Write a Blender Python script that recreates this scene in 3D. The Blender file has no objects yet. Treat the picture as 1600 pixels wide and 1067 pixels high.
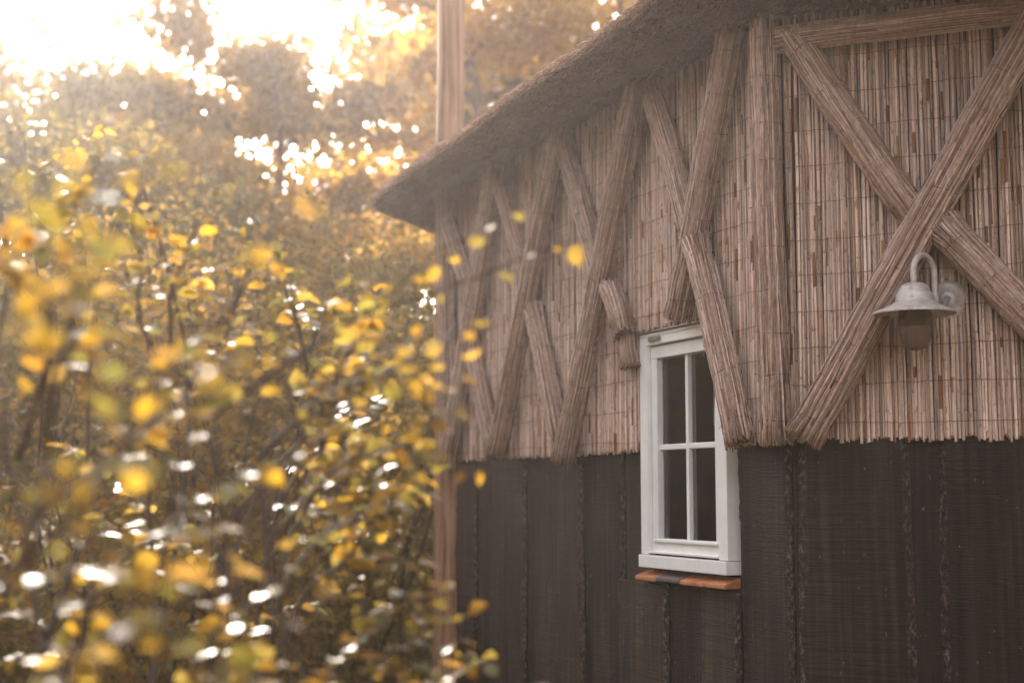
import bpy, math, random
import numpy as np
from mathutils import Vector, Matrix, noise

random.seed(7)
rng = np.random.default_rng(7)
R = math.radians
scene = bpy.context.scene
col = scene.collection

# ------------------------------------------------------------------ camera
CAM_H = 1.6
cam_d = bpy.data.cameras.new('camera')
cam = bpy.data.objects.new('camera', cam_d)
col.objects.link(cam)
cam.location = (0, 0, CAM_H)
cam.rotation_euler = (R(90 + 5.95), 0, 0)
cam_d.sensor_width = 36.0
cam_d.lens = 50.0
cam_d.clip_end = 600
cam_d.clip_start = 0.05
cam_d.dof.use_dof = True
cam_d.dof.focus_distance = 5.1
cam_d.dof.aperture_fstop = 1.7
scene.camera = cam

# ------------------------------------------------------------------ sky, sun, exposure
SUN_AZ, SUN_EL = -15.0, 25.0
world = bpy.data.worlds.new('World')
scene.world = world
world.use_nodes = True
wn = world.node_tree
wn.nodes.clear()
w_out = wn.nodes.new('ShaderNodeOutputWorld')
w_bg = wn.nodes.new('ShaderNodeBackground')
w_sky = wn.nodes.new('ShaderNodeTexSky')
w_sky.sky_type = 'NISHITA'
w_sky.sun_disc = False
w_sky.sun_elevation = R(SUN_EL)
w_sky.sun_rotation = R(SUN_AZ)
w_sky.air_density = 1.0
w_sky.dust_density = 4.0
w_sky.ozone_density = 1.0
w_hs = wn.nodes.new('ShaderNodeHueSaturation')
w_hs.inputs['Saturation'].default_value = 0.30
w_bg.inputs['Strength'].default_value = 0.11
wn.links.new(w_sky.outputs[0], w_hs.inputs['Color'])
w_wb = wn.nodes.new('ShaderNodeMix')
w_wb.data_type = 'RGBA'; w_wb.blend_type = 'MULTIPLY'
w_wb.inputs[0].default_value = 1.0
w_wb.inputs[7].default_value = (1.0, 0.94, 0.91, 1)
wn.links.new(w_hs.outputs[0], w_wb.inputs[6])
wn.links.new(w_wb.outputs[2], w_bg.inputs['Color'])
wn.links.new(w_bg.outputs[0], w_out.inputs['Surface'])

sun_d = bpy.data.lights.new('sun', 'SUN')
sun_d.energy = 2.1
sun_d.angle = R(0.6)
sun_d.color = (1.0, 0.90, 0.80)
sun = bpy.data.objects.new('sun', sun_d)
col.objects.link(sun)
sdir = Vector((math.sin(R(SUN_AZ)) * math.cos(R(SUN_EL)), math.cos(R(SUN_AZ)) * math.cos(R(SUN_EL)), math.sin(R(SUN_EL))))
sun.rotation_euler = sdir.to_track_quat('Z', 'Y').to_euler()
sun.location = (-6, 14, 12)

scene.view_settings.view_transform = 'Standard'
scene.view_settings.look = 'None'
scene.view_settings.gamma = 1.0
scene.view_settings.exposure = 2.97
scene.render.engine = 'CYCLES'
cy = scene.cycles
cy.max_bounces = 8
cy.diffuse_bounces = 3
cy.glossy_bounces = 3
cy.transmission_bounces = 6
cy.transparent_max_bounces = 8
cy.volume_bounces = 1
cy.caustics_reflective = False
cy.caustics_refractive = False
cy.sample_clamp_indirect = 8.0
cy.use_denoising = True

# ------------------------------------------------------------------ helpers: materials
def new_mat(name):
    m = bpy.data.materials.new(name)
    m.use_nodes = True
    nt = m.node_tree
    nt.nodes.clear()
    out = nt.nodes.new('ShaderNodeOutputMaterial')
    return m, nt, out

class N:
    """tiny node builder"""
    def __init__(s, nt): s.nt = nt
    def n(s, typ, ins=None, **kw):
        nd = s.nt.nodes.new('ShaderNode' + typ)
        for k, v in kw.items(): setattr(nd, k, v)
        for k, v in (ins or {}).items():
            if isinstance(v, bpy.types.NodeSocket): s.nt.links.new(v, nd.inputs[k])
            else: nd.inputs[k].default_value = v
        return nd
    def link(s, a, b): s.nt.links.new(a, b)
    def ramp(s, fac, stops):
        r = s.nt.nodes.new('ShaderNodeValToRGB')
        s.nt.links.new(fac, r.inputs[0])
        e = r.color_ramp.elements
        while len(e) < len(stops): e.new(0.5)
        for el, (p, c) in zip(e, stops):
            el.position = p
            el.color = (*c, 1) if len(c) == 3 else c
        return r.outputs[0]
    def coords(s, scale=(1, 1, 1)):
        g = s.n('NewGeometry')
        mp = s.n('Mapping', {'Vector': g.outputs['Position'], 'Scale': scale})
        return mp.outputs[0]
    def mixc(s, mode, fac, a, b):
        m = s.nt.nodes.new('ShaderNodeMix')
        m.data_type = 'RGBA'; m.blend_type = mode
        for sock, v in ((m.inputs[0], fac), (m.inputs[6], a), (m.inputs[7], b)):
            if isinstance(v, bpy.types.NodeSocket): s.nt.links.new(v, sock)
            else: sock.default_value = v if not isinstance(v, tuple) or len(v) == 4 else (*v, 1)
        return m.outputs[2]

def tint_mat(name, rough=0.65, streak=(60, 60, 4), amount=0.35, bump=0.25, spec=0.3, spots=0.0):
    """per-piece colour from the 'tint' attribute, with grain along z or any direction"""
    m, nt, out = new_mat(name)
    b = N(nt)
    at = b.n('Attribute', attribute_name='tint')
    co = b.coords(streak)
    nz = b.n('TexNoise', {'Vector': co, 'Scale': 1.0, 'Detail': 4.0, 'Roughness': 0.65})
    v = b.ramp(nz.outputs[0], [(0.25, (1 - amount,) * 3), (0.7, (1 + amount * 0.6,) * 3)])
    c = b.mixc('MULTIPLY', 1.0, at.outputs['Color'], v)
    if spots:
        n2 = b.n('TexNoise', {'Vector': b.coords((90, 90, 30)), 'Scale': 1.0, 'Detail': 3.0})
        f = b.ramp(n2.outputs[0], [(0.60, (0, 0, 0)), (0.70, (spots,) * 3)])
        c = b.mixc('MIX', f, c, (0.10, 0.055, 0.03))
    bp = b.n('Bump', {'Strength': bump, 'Distance': 0.002, 'Height': nz.outputs[0]})
    p = b.n('BsdfPrincipled', {'Base Color': c, 'Roughness': rough, 'Specular IOR Level': spec, 'Normal': bp.outputs[0]})
    b.link(p.outputs[0], out.inputs[0])
    return m

def leaf_mat(name, cols, transl=0.55, rough=0.22, gloss=1.0):
    m, nt, out = new_mat(name)
    b = N(nt)
    oi = b.n('ObjectInfo')
    at = b.n('Attribute', attribute_name='tint')
    sm = b.n('Math', {0: oi.outputs['Random'], 1: at.outputs['Fac']}, operation='ADD')
    fr = b.n('Math', {0: sm.outputs[0], 1: 1.0}, operation='FRACT') if False else b.n('Math', {0: sm.outputs[0]}, operation='FRACT')
    st = [(i / max(1, len(cols) - 1), c) for i, c in enumerate(cols)]
    c = b.ramp(fr.outputs[0], st)
    nz = b.n('TexNoise', {'Vector': b.coords((70, 70, 70)), 'Scale': 1.0, 'Detail': 3.0})
    v = b.ramp(nz.outputs[0], [(0.3, (0.72, 0.68, 0.62)), (0.65, (1.1, 1.1, 1.05))])
    c = b.mixc('MULTIPLY', 1.0, c, v)
    ct = b.mixc('MULTIPLY', 1.0, c, (1.4, 1.33, 0.9))
    d = b.n('BsdfDiffuse', {'Color': c})
    t = b.n('BsdfTranslucent', {'Color': ct})
    mx = b.n('MixShader', {0: transl, 1: d.outputs[0], 2: t.outputs[0]})
    g = b.n('BsdfGlossy', {'Color': (1, 1, 1, 1), 'Roughness': rough})
    lw = b.n('LayerWeight', {'Blend': 0.5})
    f5 = b.n('Math', {0: lw.outputs['Facing'], 1: 4.0}, operation='POWER')
    ff = b.n('Math', {0: f5.outputs[0], 1: 0.9 * gloss, 2: 0.035 * gloss}, operation='MULTIPLY_ADD')
    m2 = b.n('MixShader', {0: ff.outputs[0], 1: mx.outputs[0], 2: g.outputs[0]})
    b.link(m2.outputs[0], out.inputs[0])
    return m

def simple_mat(name, color, rough=0.6, spec=0.4, metallic=0.0, var=0.15, scale=20.0, bump=0.1, dark=None):
    m, nt, out = new_mat(name)
    b = N(nt)
    nz = b.n('TexNoise', {'Vector': b.coords((1, 1, 1)), 'Scale': scale, 'Detail': 6.0, 'Roughness': 0.65})
    lo = dark or tuple(x * (1 - var) for x in color)
    hi = tuple(min(1, x * (1 + var * 0.6)) for x in color)
    c = b.ramp(nz.outputs[0], [(0.32, lo), (0.66, hi)])
    bp = b.n('Bump', {'Strength': bump, 'Distance': 0.003, 'Height': nz.outputs[0]})
    p = b.n('BsdfPrincipled', {'Base Color': c, 'Roughness': rough, 'Specular IOR Level': spec, 'Metallic': metallic, 'Normal': bp.outputs[0]})
    b.link(p.outputs[0], out.inputs[0])
    return m

# ------------------------------------------------------------------ helpers: meshes
class MB:
    def __init__(s): s.v = []; s.f = []; s.c = []
    def add(s, vs, fs, c=None):
        o = len(s.v)
        s.v.extend(vs); s.f.extend([tuple(i + o for i in f) for f in fs])
        if c is not None:
            if len(c) == len(vs) and not isinstance(c[0], (int, float)): s.c.extend(c)
            else: s.c.extend([c] * len(vs))
        elif s.c: s.c.extend([(1, 1, 1)] * len(vs))
    def hexa(s, P, c=None):
        fs = [(0, 3, 2, 1), (4, 5, 6, 7), (0, 1, 5, 4), (1, 2, 6, 5), (2, 3, 7, 6), (3, 0, 4, 7)]
        q = [Vector(p) for p in P]
        if (q[1] - q[0]).cross(q[3] - q[0]).dot(q[4] - q[0]) < 0: fs = [f[::-1] for f in fs]
        s.add(P, fs, c)
    def tube(s, pts, rad, sides=6, c=None, cap=True, phase=0.0):
        """tube through pts (Vectors) with radii"""
        n = len(pts)
        vs = []; fs = []
        prev = None
        for i, p in enumerate(pts):
            t = (pts[min(i + 1, n - 1)] - pts[max(i - 1, 0)])
            if t.length < 1e-9: t = Vector((0, 0, 1))
            t.normalize()
            if prev is None:
                a = Vector((0, 0, 1)) if abs(t.z) < 0.9 else Vector((1, 0, 0))
                u = t.cross(a).normalized()
            else:
                u = (prev - t * prev.dot(t)).normalized()
            prev = u
            w = t.cross(u)
            r = rad[i] if hasattr(rad, '__len__') else rad
            for k in range(sides):
                a = phase + 2 * math.pi * k / sides
                vs.append(tuple(p + u * (math.cos(a) * r) + w * (math.sin(a) * r)))
        for i in range(n - 1):
            for k in range(sides):
                a = i * sides + k; b2 = i * sides + (k + 1) % sides
                fs.append((a, b2, b2 + sides, a + sides))
        if cap:
            fs.append(tuple(range(sides - 1, -1, -1)))
            fs.append(tuple(range((n - 1) * sides, n * sides)))
        s.add(vs, fs, c)
    def mesh(s, name, smooth=False):
        me = bpy.data.meshes.new(name)
        me.from_pydata([tuple(v) for v in s.v], [], s.f)
        if s.c:
            at = me.attributes.new('tint', 'FLOAT_COLOR', 'POINT')
            arr = np.ones((len(s.v), 4), np.float32)
            arr[:, :3] = np.array(s.c, np.float32)
            at.data.foreach_set('color', arr.ravel())
        if smooth:
            me.polygons.foreach_set('use_smooth', [True] * len(me.polygons))
        me.update()
        return me
    def build(s, name, mat, parent=None, smooth=False, kind=None):
        o = bpy.data.objects.new(name, s.mesh(name, smooth))
        o.data.materials.append(mat)
        col.objects.link(o)
        if parent is not None: attach(o, parent)
        if kind: o['kind'] = kind
        return o

ORIGIN = {}
def attach(o, parent):
    o.parent = parent
    t = ORIGIN.get(parent.name)
    if t is not None:
        o.matrix_parent_inverse = Matrix.Translation(-t)

def thing(name, label, cat, loc, group=None):
    e = bpy.data.objects.new(name, None)
    e.empty_display_size = 0.2
    col.objects.link(e)
    e.location = loc
    ORIGIN[e.name] = Vector(loc)
    e['label'] = label; e['category'] = cat
    if group: e['group'] = group
    return e

def tag(o, label, cat, group=None):
    o['label'] = label; o['category'] = cat
    if group: o['group'] = group

def leafcloud(name, mat, pts, dirs, size, parent=None, kind='stuff', aspect=0.6, tints=None):
    """many small folded leaves (two quads each) at pts with random orientation; vectorised"""
    n = len(pts)
    pts = np.asarray(pts, np.float32)
    d = np.asarray(dirs, np.float32) + rng.normal(0, 0.55, (n, 3)).astype(np.float32)
    d /= np.linalg.norm(d, axis=1, keepdims=True) + 1e-9
    r = rng.normal(0, 1, (n, 3)).astype(np.float32)
    r[:, 2] *= 0.35
    sx = np.cross(d, r); sx /= np.linalg.norm(sx, axis=1, keepdims=True) + 1e-9
    nn = np.cross(sx, d)
    sz = (size * rng.uniform(0.65, 1.35, n)).astype(np.float32)[:, None]
    w = sz * aspect * 0.5
    up = nn * sz * 0.12
    base = pts
    mid = pts + d * sz * 0.5
    tip = pts + d * sz - up
    q1 = pts + d * sz * 0.28; q2 = pts + d * sz * 0.68
    V = np.stack([base, q1 - sx * w * 0.92 + up, q2 - sx * w * 0.86 + up * 0.6, tip, q2 + sx * w * 0.86 + up * 0.6, q1 + sx * w * 0.92 + up], 1).reshape(-1, 3)
    # faces: base, right, centre ; folded along the midrib
    idx = (np.arange(n) * 6)[:, None]
    F = np.concatenate([idx + np.array([[0, 2, 1]]), idx + np.array([[0, 3, 2]]), idx + np.array([[0, 4, 3]]), idx + np.array([[0, 5, 4]])], 0)
    me = bpy.data.meshes.new(name)
    me.vertices.add(len(V)); me.vertices.foreach_set('co', V.ravel())
    nf = len(F)
    me.loops.add(nf * 3); me.loops.foreach_set('vertex_index', F.ravel().astype(np.int32))
    me.polygons.add(nf)
    me.polygons.foreach_set('loop_start', (np.arange(nf) * 3).astype(np.int32))
    me.polygons.foreach_set('loop_total', np.full(nf, 3, np.int32))
    me.update(calc_edges=True)
    at = me.attributes.new('tint', 'FLOAT_COLOR', 'POINT')
    tv = rng.random(n) if tints is None else tints
    arr = np.ones((n, 6, 4), np.float32); arr[:, :, :3] = np.asarray(tv, np.float32)[:, None, None]
    at.data.foreach_set('color', arr.ravel())
    me.materials.append(mat)
    o = bpy.data.objects.new(name, me)
    col.objects.link(o)
    if parent is not None: attach(o, parent)
    if kind: o['kind'] = kind
    return o

# ------------------------------------------------------------------ materials
M = {}
M['reed'] = tint_mat('reed', 0.55, (160, 160, 9), 0.38, 0.4, 0.35, spots=0.6)
M['straw'] = tint_mat('straw', 0.6, (70, 70, 40), 0.35, 0.3, 0.3)
M['core'] = simple_mat('bundle_core', (0.10, 0.065, 0.045), 0.9, 0.1, scale=60)
M['wire'] = simple_mat('rusty_wire', (0.09, 0.066, 0.054), 0.7, 0.3, scale=80, metallic=0.2)
M['white'] = simple_mat('white_paint', (0.84, 0.84, 0.83), 0.38, 0.5, var=0.07, scale=9, bump=0.04)
M['black'] = simple_mat('matt_black', (0.03, 0.03, 0.03), 0.6)  # near black, for the painted gap shade under the sash and the bulb holder
M['interior'] = simple_mat('interior_wood', (0.20, 0.12, 0.07), 0.7, 0.2, scale=6)
M['curtain'] = simple_mat('curtain_cloth', (0.78, 0.75, 0.72), 0.9, 0.1, var=0.08)
M['wallcore'] = simple_mat('wall_backing', (0.07, 0.045, 0.03), 0.9, 0.1)
M['metal_dark'] = simple_mat('dark_hinge_metal', (0.30, 0.27, 0.25), 0.5, 0.4, metallic=0.5)

def make_plank_mat():
    m, nt, out = new_mat('stained_plank')
    b = N(nt)
    at = b.n('Attribute', attribute_name='tint')
    g = b.n('NewGeometry')
    grain = b.n('TexNoise', {'Vector': b.coords((45, 45, 1.6)), 'Scale': 1.0, 'Detail': 6.0, 'Roughness': 0.6})
    # saw marks run across the board
    sw = b.n('TexNoise', {'Vector': b.coords((2.2, 2.2, 150)), 'Scale': 1.0, 'Detail': 5.0, 'Roughness': 0.7})
    swr = b.ramp(sw.outputs[0], [(0.36, (0,) * 3), (0.64, (1,) * 3)])
    patch = b.n('TexNoise', {'Vector': b.coords((3.5, 3.5, 1.4)), 'Scale': 1.0, 'Detail': 3.0})
    pm = b.ramp(patch.outputs[0], [(0.38, (0.05,) * 3), (0.66, (0.95,) * 3)])
    saw = b.n('Math', {0: swr, 1: pm}, operation='MULTIPLY')
    fine = b.n('TexNoise', {'Vector': b.coords((25, 25, 220)), 'Scale': 1.0, 'Detail': 3.0})
    hgt = b.n('Math', {0: saw.outputs[0], 1: fine.outputs[0]}, operation='ADD')
    base = b.ramp(grain.outputs[0], [(0.25, (0.011, 0.0072, 0.0042)), (0.5, (0.025, 0.0172, 0.0105)), (0.75, (0.052, 0.036, 0.023))])
    c = b.mixc('MULTIPLY', 1.0, base, at.outputs['Color'])
    sawc = b.ramp(hgt.outputs[0], [(0.35, (0.72, 0.72, 0.74)), (0.8, (1.0, 1.0, 1.0)), (1.35, (1.6, 1.52, 1.45))])
    c = b.mixc('MULTIPLY', 1.0, c, sawc)
    # worn flecks where the stain has chipped
    fl = b.n('TexNoise', {'Vector': b.coords((95, 95, 38)), 'Scale': 1.0, 'Detail': 2.0})
    ff = b.ramp(fl.outputs[0], [(0.72, (0,) * 3), (0.77, (0.6,) * 3)])
    c = b.mixc('MIX', ff, c, (0.24, 0.20, 0.165))
    al = b.n('TexNoise', {'Vector': b.coords((1.1, 1.1, 0.8)), 'Scale': 1.0, 'Detail': 4.0})
    af = b.ramp(al.outputs[0], [(0.5, (0,) * 3), (0.72, (0.5,) * 3)])
    c = b.mixc('MIX', af, c, (0.032, 0.026, 0.014))
    bk = b.n('Attribute', attribute_name='bark')
    bn = b.n('TexNoise', {'Vector': b.coords((75, 75, 42)), 'Scale': 1.0, 'Detail': 5.0, 'Roughness': 0.75})
    bc = b.ramp(bn.outputs[0], [(0.38, (0.010, 0.007, 0.005)), (0.52, (0.04, 0.029, 0.022)), (0.64, (0.20, 0.15, 0.118))])
    bm = b.n('TexNoise', {'Vector': b.coords((4, 4, 3)), 'Scale': 1.0, 'Detail': 4.0})
    bf = b.n('Math', {0: bk.outputs['Fac'], 1: b.ramp(bm.outputs[0], [(0.35, (0.45,) * 3), (0.58, (1,) * 3)])}, operation='MULTIPLY')
    c = b.mixc('MIX', bf.outputs[0], c, bc)
    hb = b.n('Math', {0: bn.outputs[0], 1: bf.outputs[0]}, operation='MULTIPLY')
    bpb = b.n('Bump', {'Strength': 0.9, 'Distance': 0.012, 'Height': hb.outputs[0]})
    bp = b.n('Bump', {'Strength': 0.7, 'Distance': 0.005, 'Height': hgt.outputs[0], 'Normal': bpb.outputs[0]})
    bp2 = b.n('Bump', {'Strength': 0.35, 'Distance': 0.003, 'Height': grain.outputs[0], 'Normal': bp.outputs[0]})
    p = b.n('BsdfPrincipled', {'Base Color': c, 'Roughness': 0.68, 'Specular IOR Level': 0.2, 'Normal': bp2.outputs[0]})
    b.link(p.outputs[0], out.inputs[0])
    return m
M['plank'] = make_plank_mat()

def make_log_mat(name, lo, mid, hi):
    m, nt, out = new_mat(name)
    b = N(nt)
    g = b.n('TexNoise', {'Vector': b.coords((38, 38, 1.3)), 'Scale': 1.0, 'Detail': 7.0, 'Roughness': 0.6})
    g2 = b.n('TexNoise', {'Vector': b.coords((6, 6, 2.2)), 'Scale': 1.0, 'Detail': 4.0})
    c = b.ramp(g.outputs[0], [(0.3, lo), (0.5, mid), (0.72, hi)])
    c = b.mixc('MULTIPLY', 1.0, c, b.ramp(g2.outputs[0], [(0.3, (0.65, 0.6, 0.56)), (0.65, (1.15, 1.1, 1.05))]))
    bp = b.n('Bump', {'Strength': 0.6, 'Distance': 0.006, 'Height': g.outputs[0]})
    p = b.n('BsdfPrincipled', {'Base Color': c, 'Roughness': 0.7, 'Specular IOR Level': 0.25, 'Normal': bp.outputs[0]})
    b.link(p.outputs[0], out.inputs[0])
    return m
M['log'] = make_log_mat('weathered_log', (0.12, 0.06, 0.033), (0.31, 0.18, 0.11), (0.46, 0.32, 0.23))
M['bark'] = make_log_mat('tree_bark', (0.05, 0.036, 0.028), (0.11, 0.08, 0.062), (0.2, 0.155, 0.125))
M['pinebark'] = make_log_mat('reddish_bark', (0.09, 0.05, 0.035), (0.19, 0.115, 0.085), (0.3, 0.2, 0.15))
M['twig'] = simple_mat('twig_bark', (0.10, 0.075, 0.058), 0.75, 0.2, scale=40)

def make_thatch_mat():
    m, nt, out = new_mat('old_thatch')
    b = N(nt)
    a = b.n('TexNoise', {'Vector': b.coords((90, 90, 90)), 'Scale': 1.0, 'Detail': 5.0, 'Roughness': 0.7})
    a2 = b.n('TexNoise', {'Vector': b.coords((4, 4, 4)), 'Scale': 1.0, 'Detail': 3.0})
    c = b.ramp(a.outputs[0], [(0.3, (0.06, 0.034, 0.023)), (0.55, (0.165, 0.098, 0.070)), (0.75, (0.27, 0.172, 0.125))])
    c = b.mixc('MULTIPLY', 1.0, c, b.ramp(a2.outputs[0], [(0.3, (0.75, 0.72, 0.7)), (0.7, (1.2, 1.15, 1.1))]))
    bp = b.n('Bump', {'Strength': 0.9, 'Distance': 0.015, 'Height': a.outputs[0]})
    p = b.n('BsdfPrincipled', {'Base Color': c, 'Roughness': 0.85, 'Specular IOR Level': 0.15, 'Normal': bp.outputs[0]})
    b.link(p.outputs[0], out.inputs[0])
    return m
M['thatch'] = make_thatch_mat()

def make_zinc():
    m, nt, out = new_mat('weathered_zinc')
    b = N(nt)
    a = b.n('TexNoise', {'Vector': b.coords((28, 28, 28)), 'Scale': 1.0, 'Detail': 6.0, 'Roughness': 0.7})
    a2 = b.n('TexVoronoi', {'Vector': b.coords((55, 55, 55)), 'Scale': 1.0})
    c = b.ramp(a.outputs[0], [(0.3, (0.30, 0.255, 0.235)), (0.5, (0.50, 0.455, 0.43)), (0.72, (0.64, 0.60, 0.575))])
    c = b.mixc('MULTIPLY', 0.5, c, b.ramp(a2.outputs['Distance'], [(0.0, (0.75, 0.72, 0.7)), (0.6, (1.1, 1.08, 1.06))]))
    bp = b.n('Bump', {'Strength': 0.2, 'Distance': 0.002, 'Height': a.outputs[0]})
    p = b.n('BsdfPrincipled', {'Base Color': c, 'Roughness': 0.55, 'Metallic': 0.35, 'Specular IOR Level': 0.4, 'Normal': bp.outputs[0]})
    b.link(p.outputs[0], out.inputs[0])
    return m
M['zinc'] = make_zinc()

def make_pane():
    m, nt, out = new_mat('window_glass')
    b = N(nt)
    nz = b.n('TexNoise', {'Vector': b.coords((3, 3, 3)), 'Scale': 1.0, 'Detail': 2.0})
    bp = b.n('Bump', {'Strength': 0.04, 'Distance': 0.01, 'Height': nz.outputs[0]})
    t = b.n('BsdfTransparent', {'Color': (0.86, 0.87, 0.86, 1)})
    g = b.n('BsdfGlossy', {'Color': (1, 1, 1, 1), 'Roughness': 0.03, 'Normal': bp.outputs[0]})
    f = b.n('Fresnel', {'IOR': 1.5, 'Normal': bp.outputs[0]})
    mx = b.n('MixShader', {0: f.outputs[0], 1: t.outputs[0], 2: g.outputs[0]})
    b.link(mx.outputs[0], out.inputs[0])
    return m
M['pane'] = make_pane()

def make_globe():
    m, nt, out = new_mat('dusty_lamp_glass')
    b = N(nt)
    t = b.n('BsdfTransparent', {'Color': (0.62, 0.50, 0.42, 1)})
    nz = b.n('TexNoise', {'Vector': b.coords((30, 30, 60)), 'Scale': 1.0, 'Detail': 4.0})
    c = b.ramp(nz.outputs[0], [(0.3, (0.20, 0.13, 0.095)), (0.7, (0.30, 0.215, 0.17))])
    d = b.n('BsdfPrincipled', {'Base Color': c, 'Roughness': 0.1, 'Specular IOR Level': 0.7})
    mx = b.n('MixShader', {0: 0.45, 1: t.outputs[0], 2: d.outputs[0]})
    b.link(mx.outputs[0], out.inputs[0])
    return m
M['globe'] = make_globe()
M['tile_red'] = simple_mat('terracotta', (0.42, 0.16, 0.06), 0.7, 0.3, var=0.35, scale=30, bump=0.3)
M['tile_dark'] = simple_mat('dark_tile', (0.11, 0.085, 0.075), 0.7, 0.3, var=0.3, scale=30, bump=0.3)

YEL = [(0.36, 0.22, 0.022), (0.26, 0.165, 0.03), (0.34, 0.225, 0.04), (0.28, 0.145, 0.022), (0.30, 0.21, 0.05), (0.17, 0.15, 0.04), (0.20, 0.145, 0.05), (0.36, 0.22, 0.022)]
GRN = [(0.15, 0.14, 0.04), (0.11, 0.105, 0.05), (0.24, 0.18, 0.04), (0.14, 0.125, 0.065), (0.15, 0.14, 0.04)]
BRN = [(0.27, 0.16, 0.055), (0.38, 0.24, 0.065), (0.20, 0.125, 0.06), (0.31, 0.21, 0.075), (0.27, 0.16, 0.055)]
OLV = [(0.13, 0.115, 0.045), (0.20, 0.155, 0.05), (0.10, 0.085, 0.04), (0.24, 0.17, 0.05), (0.13, 0.115, 0.045)]
M['leaf_yellow'] = leaf_mat('yellow_leaf', YEL, 0.52, 0.5, 0.14)
M['leaf_green'] = leaf_mat('fading_green_leaf', GRN, 0.45, 0.42, 0.28)
M['leaf_brown'] = leaf_mat('golden_brown_leaf', BRN, 0.6, 0.45, 0.25)
M['leaf_gold'] = leaf_mat('golden_tree_leaf', [(0.42, 0.26, 0.07), (0.50, 0.33, 0.09), (0.34, 0.20, 0.06), (0.44, 0.30, 0.10), (0.42, 0.26, 0.07)], 0.7, 0.45, 0.2)
M['leaf_olive'] = leaf_mat('dark_olive_leaf', OLV, 0.45, 0.5, 0.15)

# ------------------------------------------------------------------ ground
def make_ground():
    m, nt, out = new_mat('leaf_litter_ground')
    b = N(nt)
    a = b.n('TexNoise', {'Vector': b.coords((0.6, 0.6, 0.6)), 'Scale': 1.0, 'Detail': 6.0})
    a2 = b.n('TexVoronoi', {'Vector': b.coords((14, 14, 14)), 'Scale': 1.0})
    c = b.ramp(a.outputs[0], [(0.35, (0.09, 0.075, 0.035)), (0.6, (0.17, 0.12, 0.065))])
    c = b.mixc('MIX', 0.35, c, b.ramp(a2.outputs['Distance'], [(0.1, (0.30, 0.19, 0.07)), (0.5, (0.10, 0.075, 0.04))]))
    bp = b.n('Bump', {'Strength': 0.7, 'Distance': 0.04, 'Height': a2.outputs['Distance']})
    p = b.n('BsdfPrincipled', {'Base Color': c, 'Roughness': 0.95, 'Specular IOR Level': 0.05, 'Normal': bp.outputs[0]})
    b.link(p.outputs[0], out.inputs[0])
    mb = MB()
    n = 60; S = 110.0
    for j in range(n + 1):
        for i in range(n + 1):
            x = (i / n * 2 - 1); y = (j / n * 2 - 1)
            x = S * x * abs(x); y = S * y * abs(y)
            z = 0.12 * noise.noise(Vector((x * 0.12, y * 0.12, 3.1))) * min(1, math.hypot(x, y - 6) / 9) - 0.03
            mb.v.append((x, y, z))
    for j in range(n):
        for i in range(n):
            a0 = j * (n + 1) + i
            mb.f.append((a0, a0 + 1, a0 + n + 2, a0 + n + 1))
    o = mb.build('ground', m, smooth=True)
    o['kind'] = 'structure'
make_ground()

# ------------------------------------------------------------------ the house: frame of reference
AL, AR = R(23.5), R(68.5)
C0 = Vector((0.985, 5.0, 0))
SIDE = 3.42
dL = Vector((-math.sin(AL), math.cos(AL), 0)); nL = Vector((-math.cos(AL), -math.sin(AL), 0))
dR = Vector((math.sin(R(67)), -math.cos(R(67)), 0)); nR = Vector((-math.cos(R(67)), -math.sin(R(67)), 0))
def W(w, s, o, z):
    d, n = (dL, nL) if w == 'L' else (dR, nR)
    return C0 + d * s + n * o + Vector((0, 0, z))
def wbox(mb, w, s0, s1, o0, o1, z0, z1, c=None):
    P = [W(w, s0, o0, z0), W(w, s1, o0, z0), W(w, s1, o1, z0), W(w, s0, o1, z0),
         W(w, s0, o0, z1), W(w, s1, o0, z1), W(w, s1, o1, z1), W(w, s0, o1, z1)]
    mb.hexa([tuple(p) for p in P], c)

# polygon of the walls: face L and face R are built exactly, the six others close the octagon
pts8 = [C0 + dL * SIDE, C0.copy(), C0 + dR * SIDE]
ang = math.atan2(dR.y, dR.x)
for k in range(5):
    ang += R(45)
    pts8.append(pts8[-1] + Vector((math.cos(ang), math.sin(ang), 0)) * SIDE)
CEN = sum(pts8, Vector()) / 8
APO = SIDE / 2 / math.tan(R(22.5))

house = thing('thatched_house', 'thatched house with reed matting above dark brown plank walls', 'house', (CEN.x, CEN.y, 0))

WS0, WS1, WZ0, WZ1 = 0.345, 1.015, 1.285, 2.245     # window opening on face L
WALL_TOP = 3.31
mb = MB()
T = -0.12
for (s0, s1, z0, z1) in ((0.02, WS0, 0, WALL_TOP), (WS1, SIDE - 0.03, 0, WALL_TOP), (WS0, WS1, 0, WZ0), (WS0, WS1, WZ1, WALL_TOP)):
    wbox(mb, 'L', s0, s1, T, 0.0, z0, z1)
wbox(mb, 'R', 0.0, SIDE, T, 0.0, 0, WALL_TOP)
for k in range(2, 8):
    a = pts8[k]; c_ = pts8[(k + 1) % 8]
    d = (c_ - a).normalized(); nin = Vector((-d.y, d.x, 0))
    if (CEN - a).dot(nin) < 0: nin = -nin
    P = [a, c_, c_ + nin * 0.12, a + nin * 0.12]
    mb.hexa([(p.x, p.y, 0) for p in P] + [(p.x, p.y, WALL_TOP) for p in P])
mb.build('wall', M['wallcore'], house)
mb = MB()
f8 = [CEN + (p - CEN) * 0.96 for p in pts8]
mb.add([(p.x, p.y, 0.3) for p in f8], [tuple(range(8))])
mb.add([(p.x, p.y, 2.9) for p in f8], [tuple(range(7, -1, -1))])
mb.build('room_lining', M['interior'], house)
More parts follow.
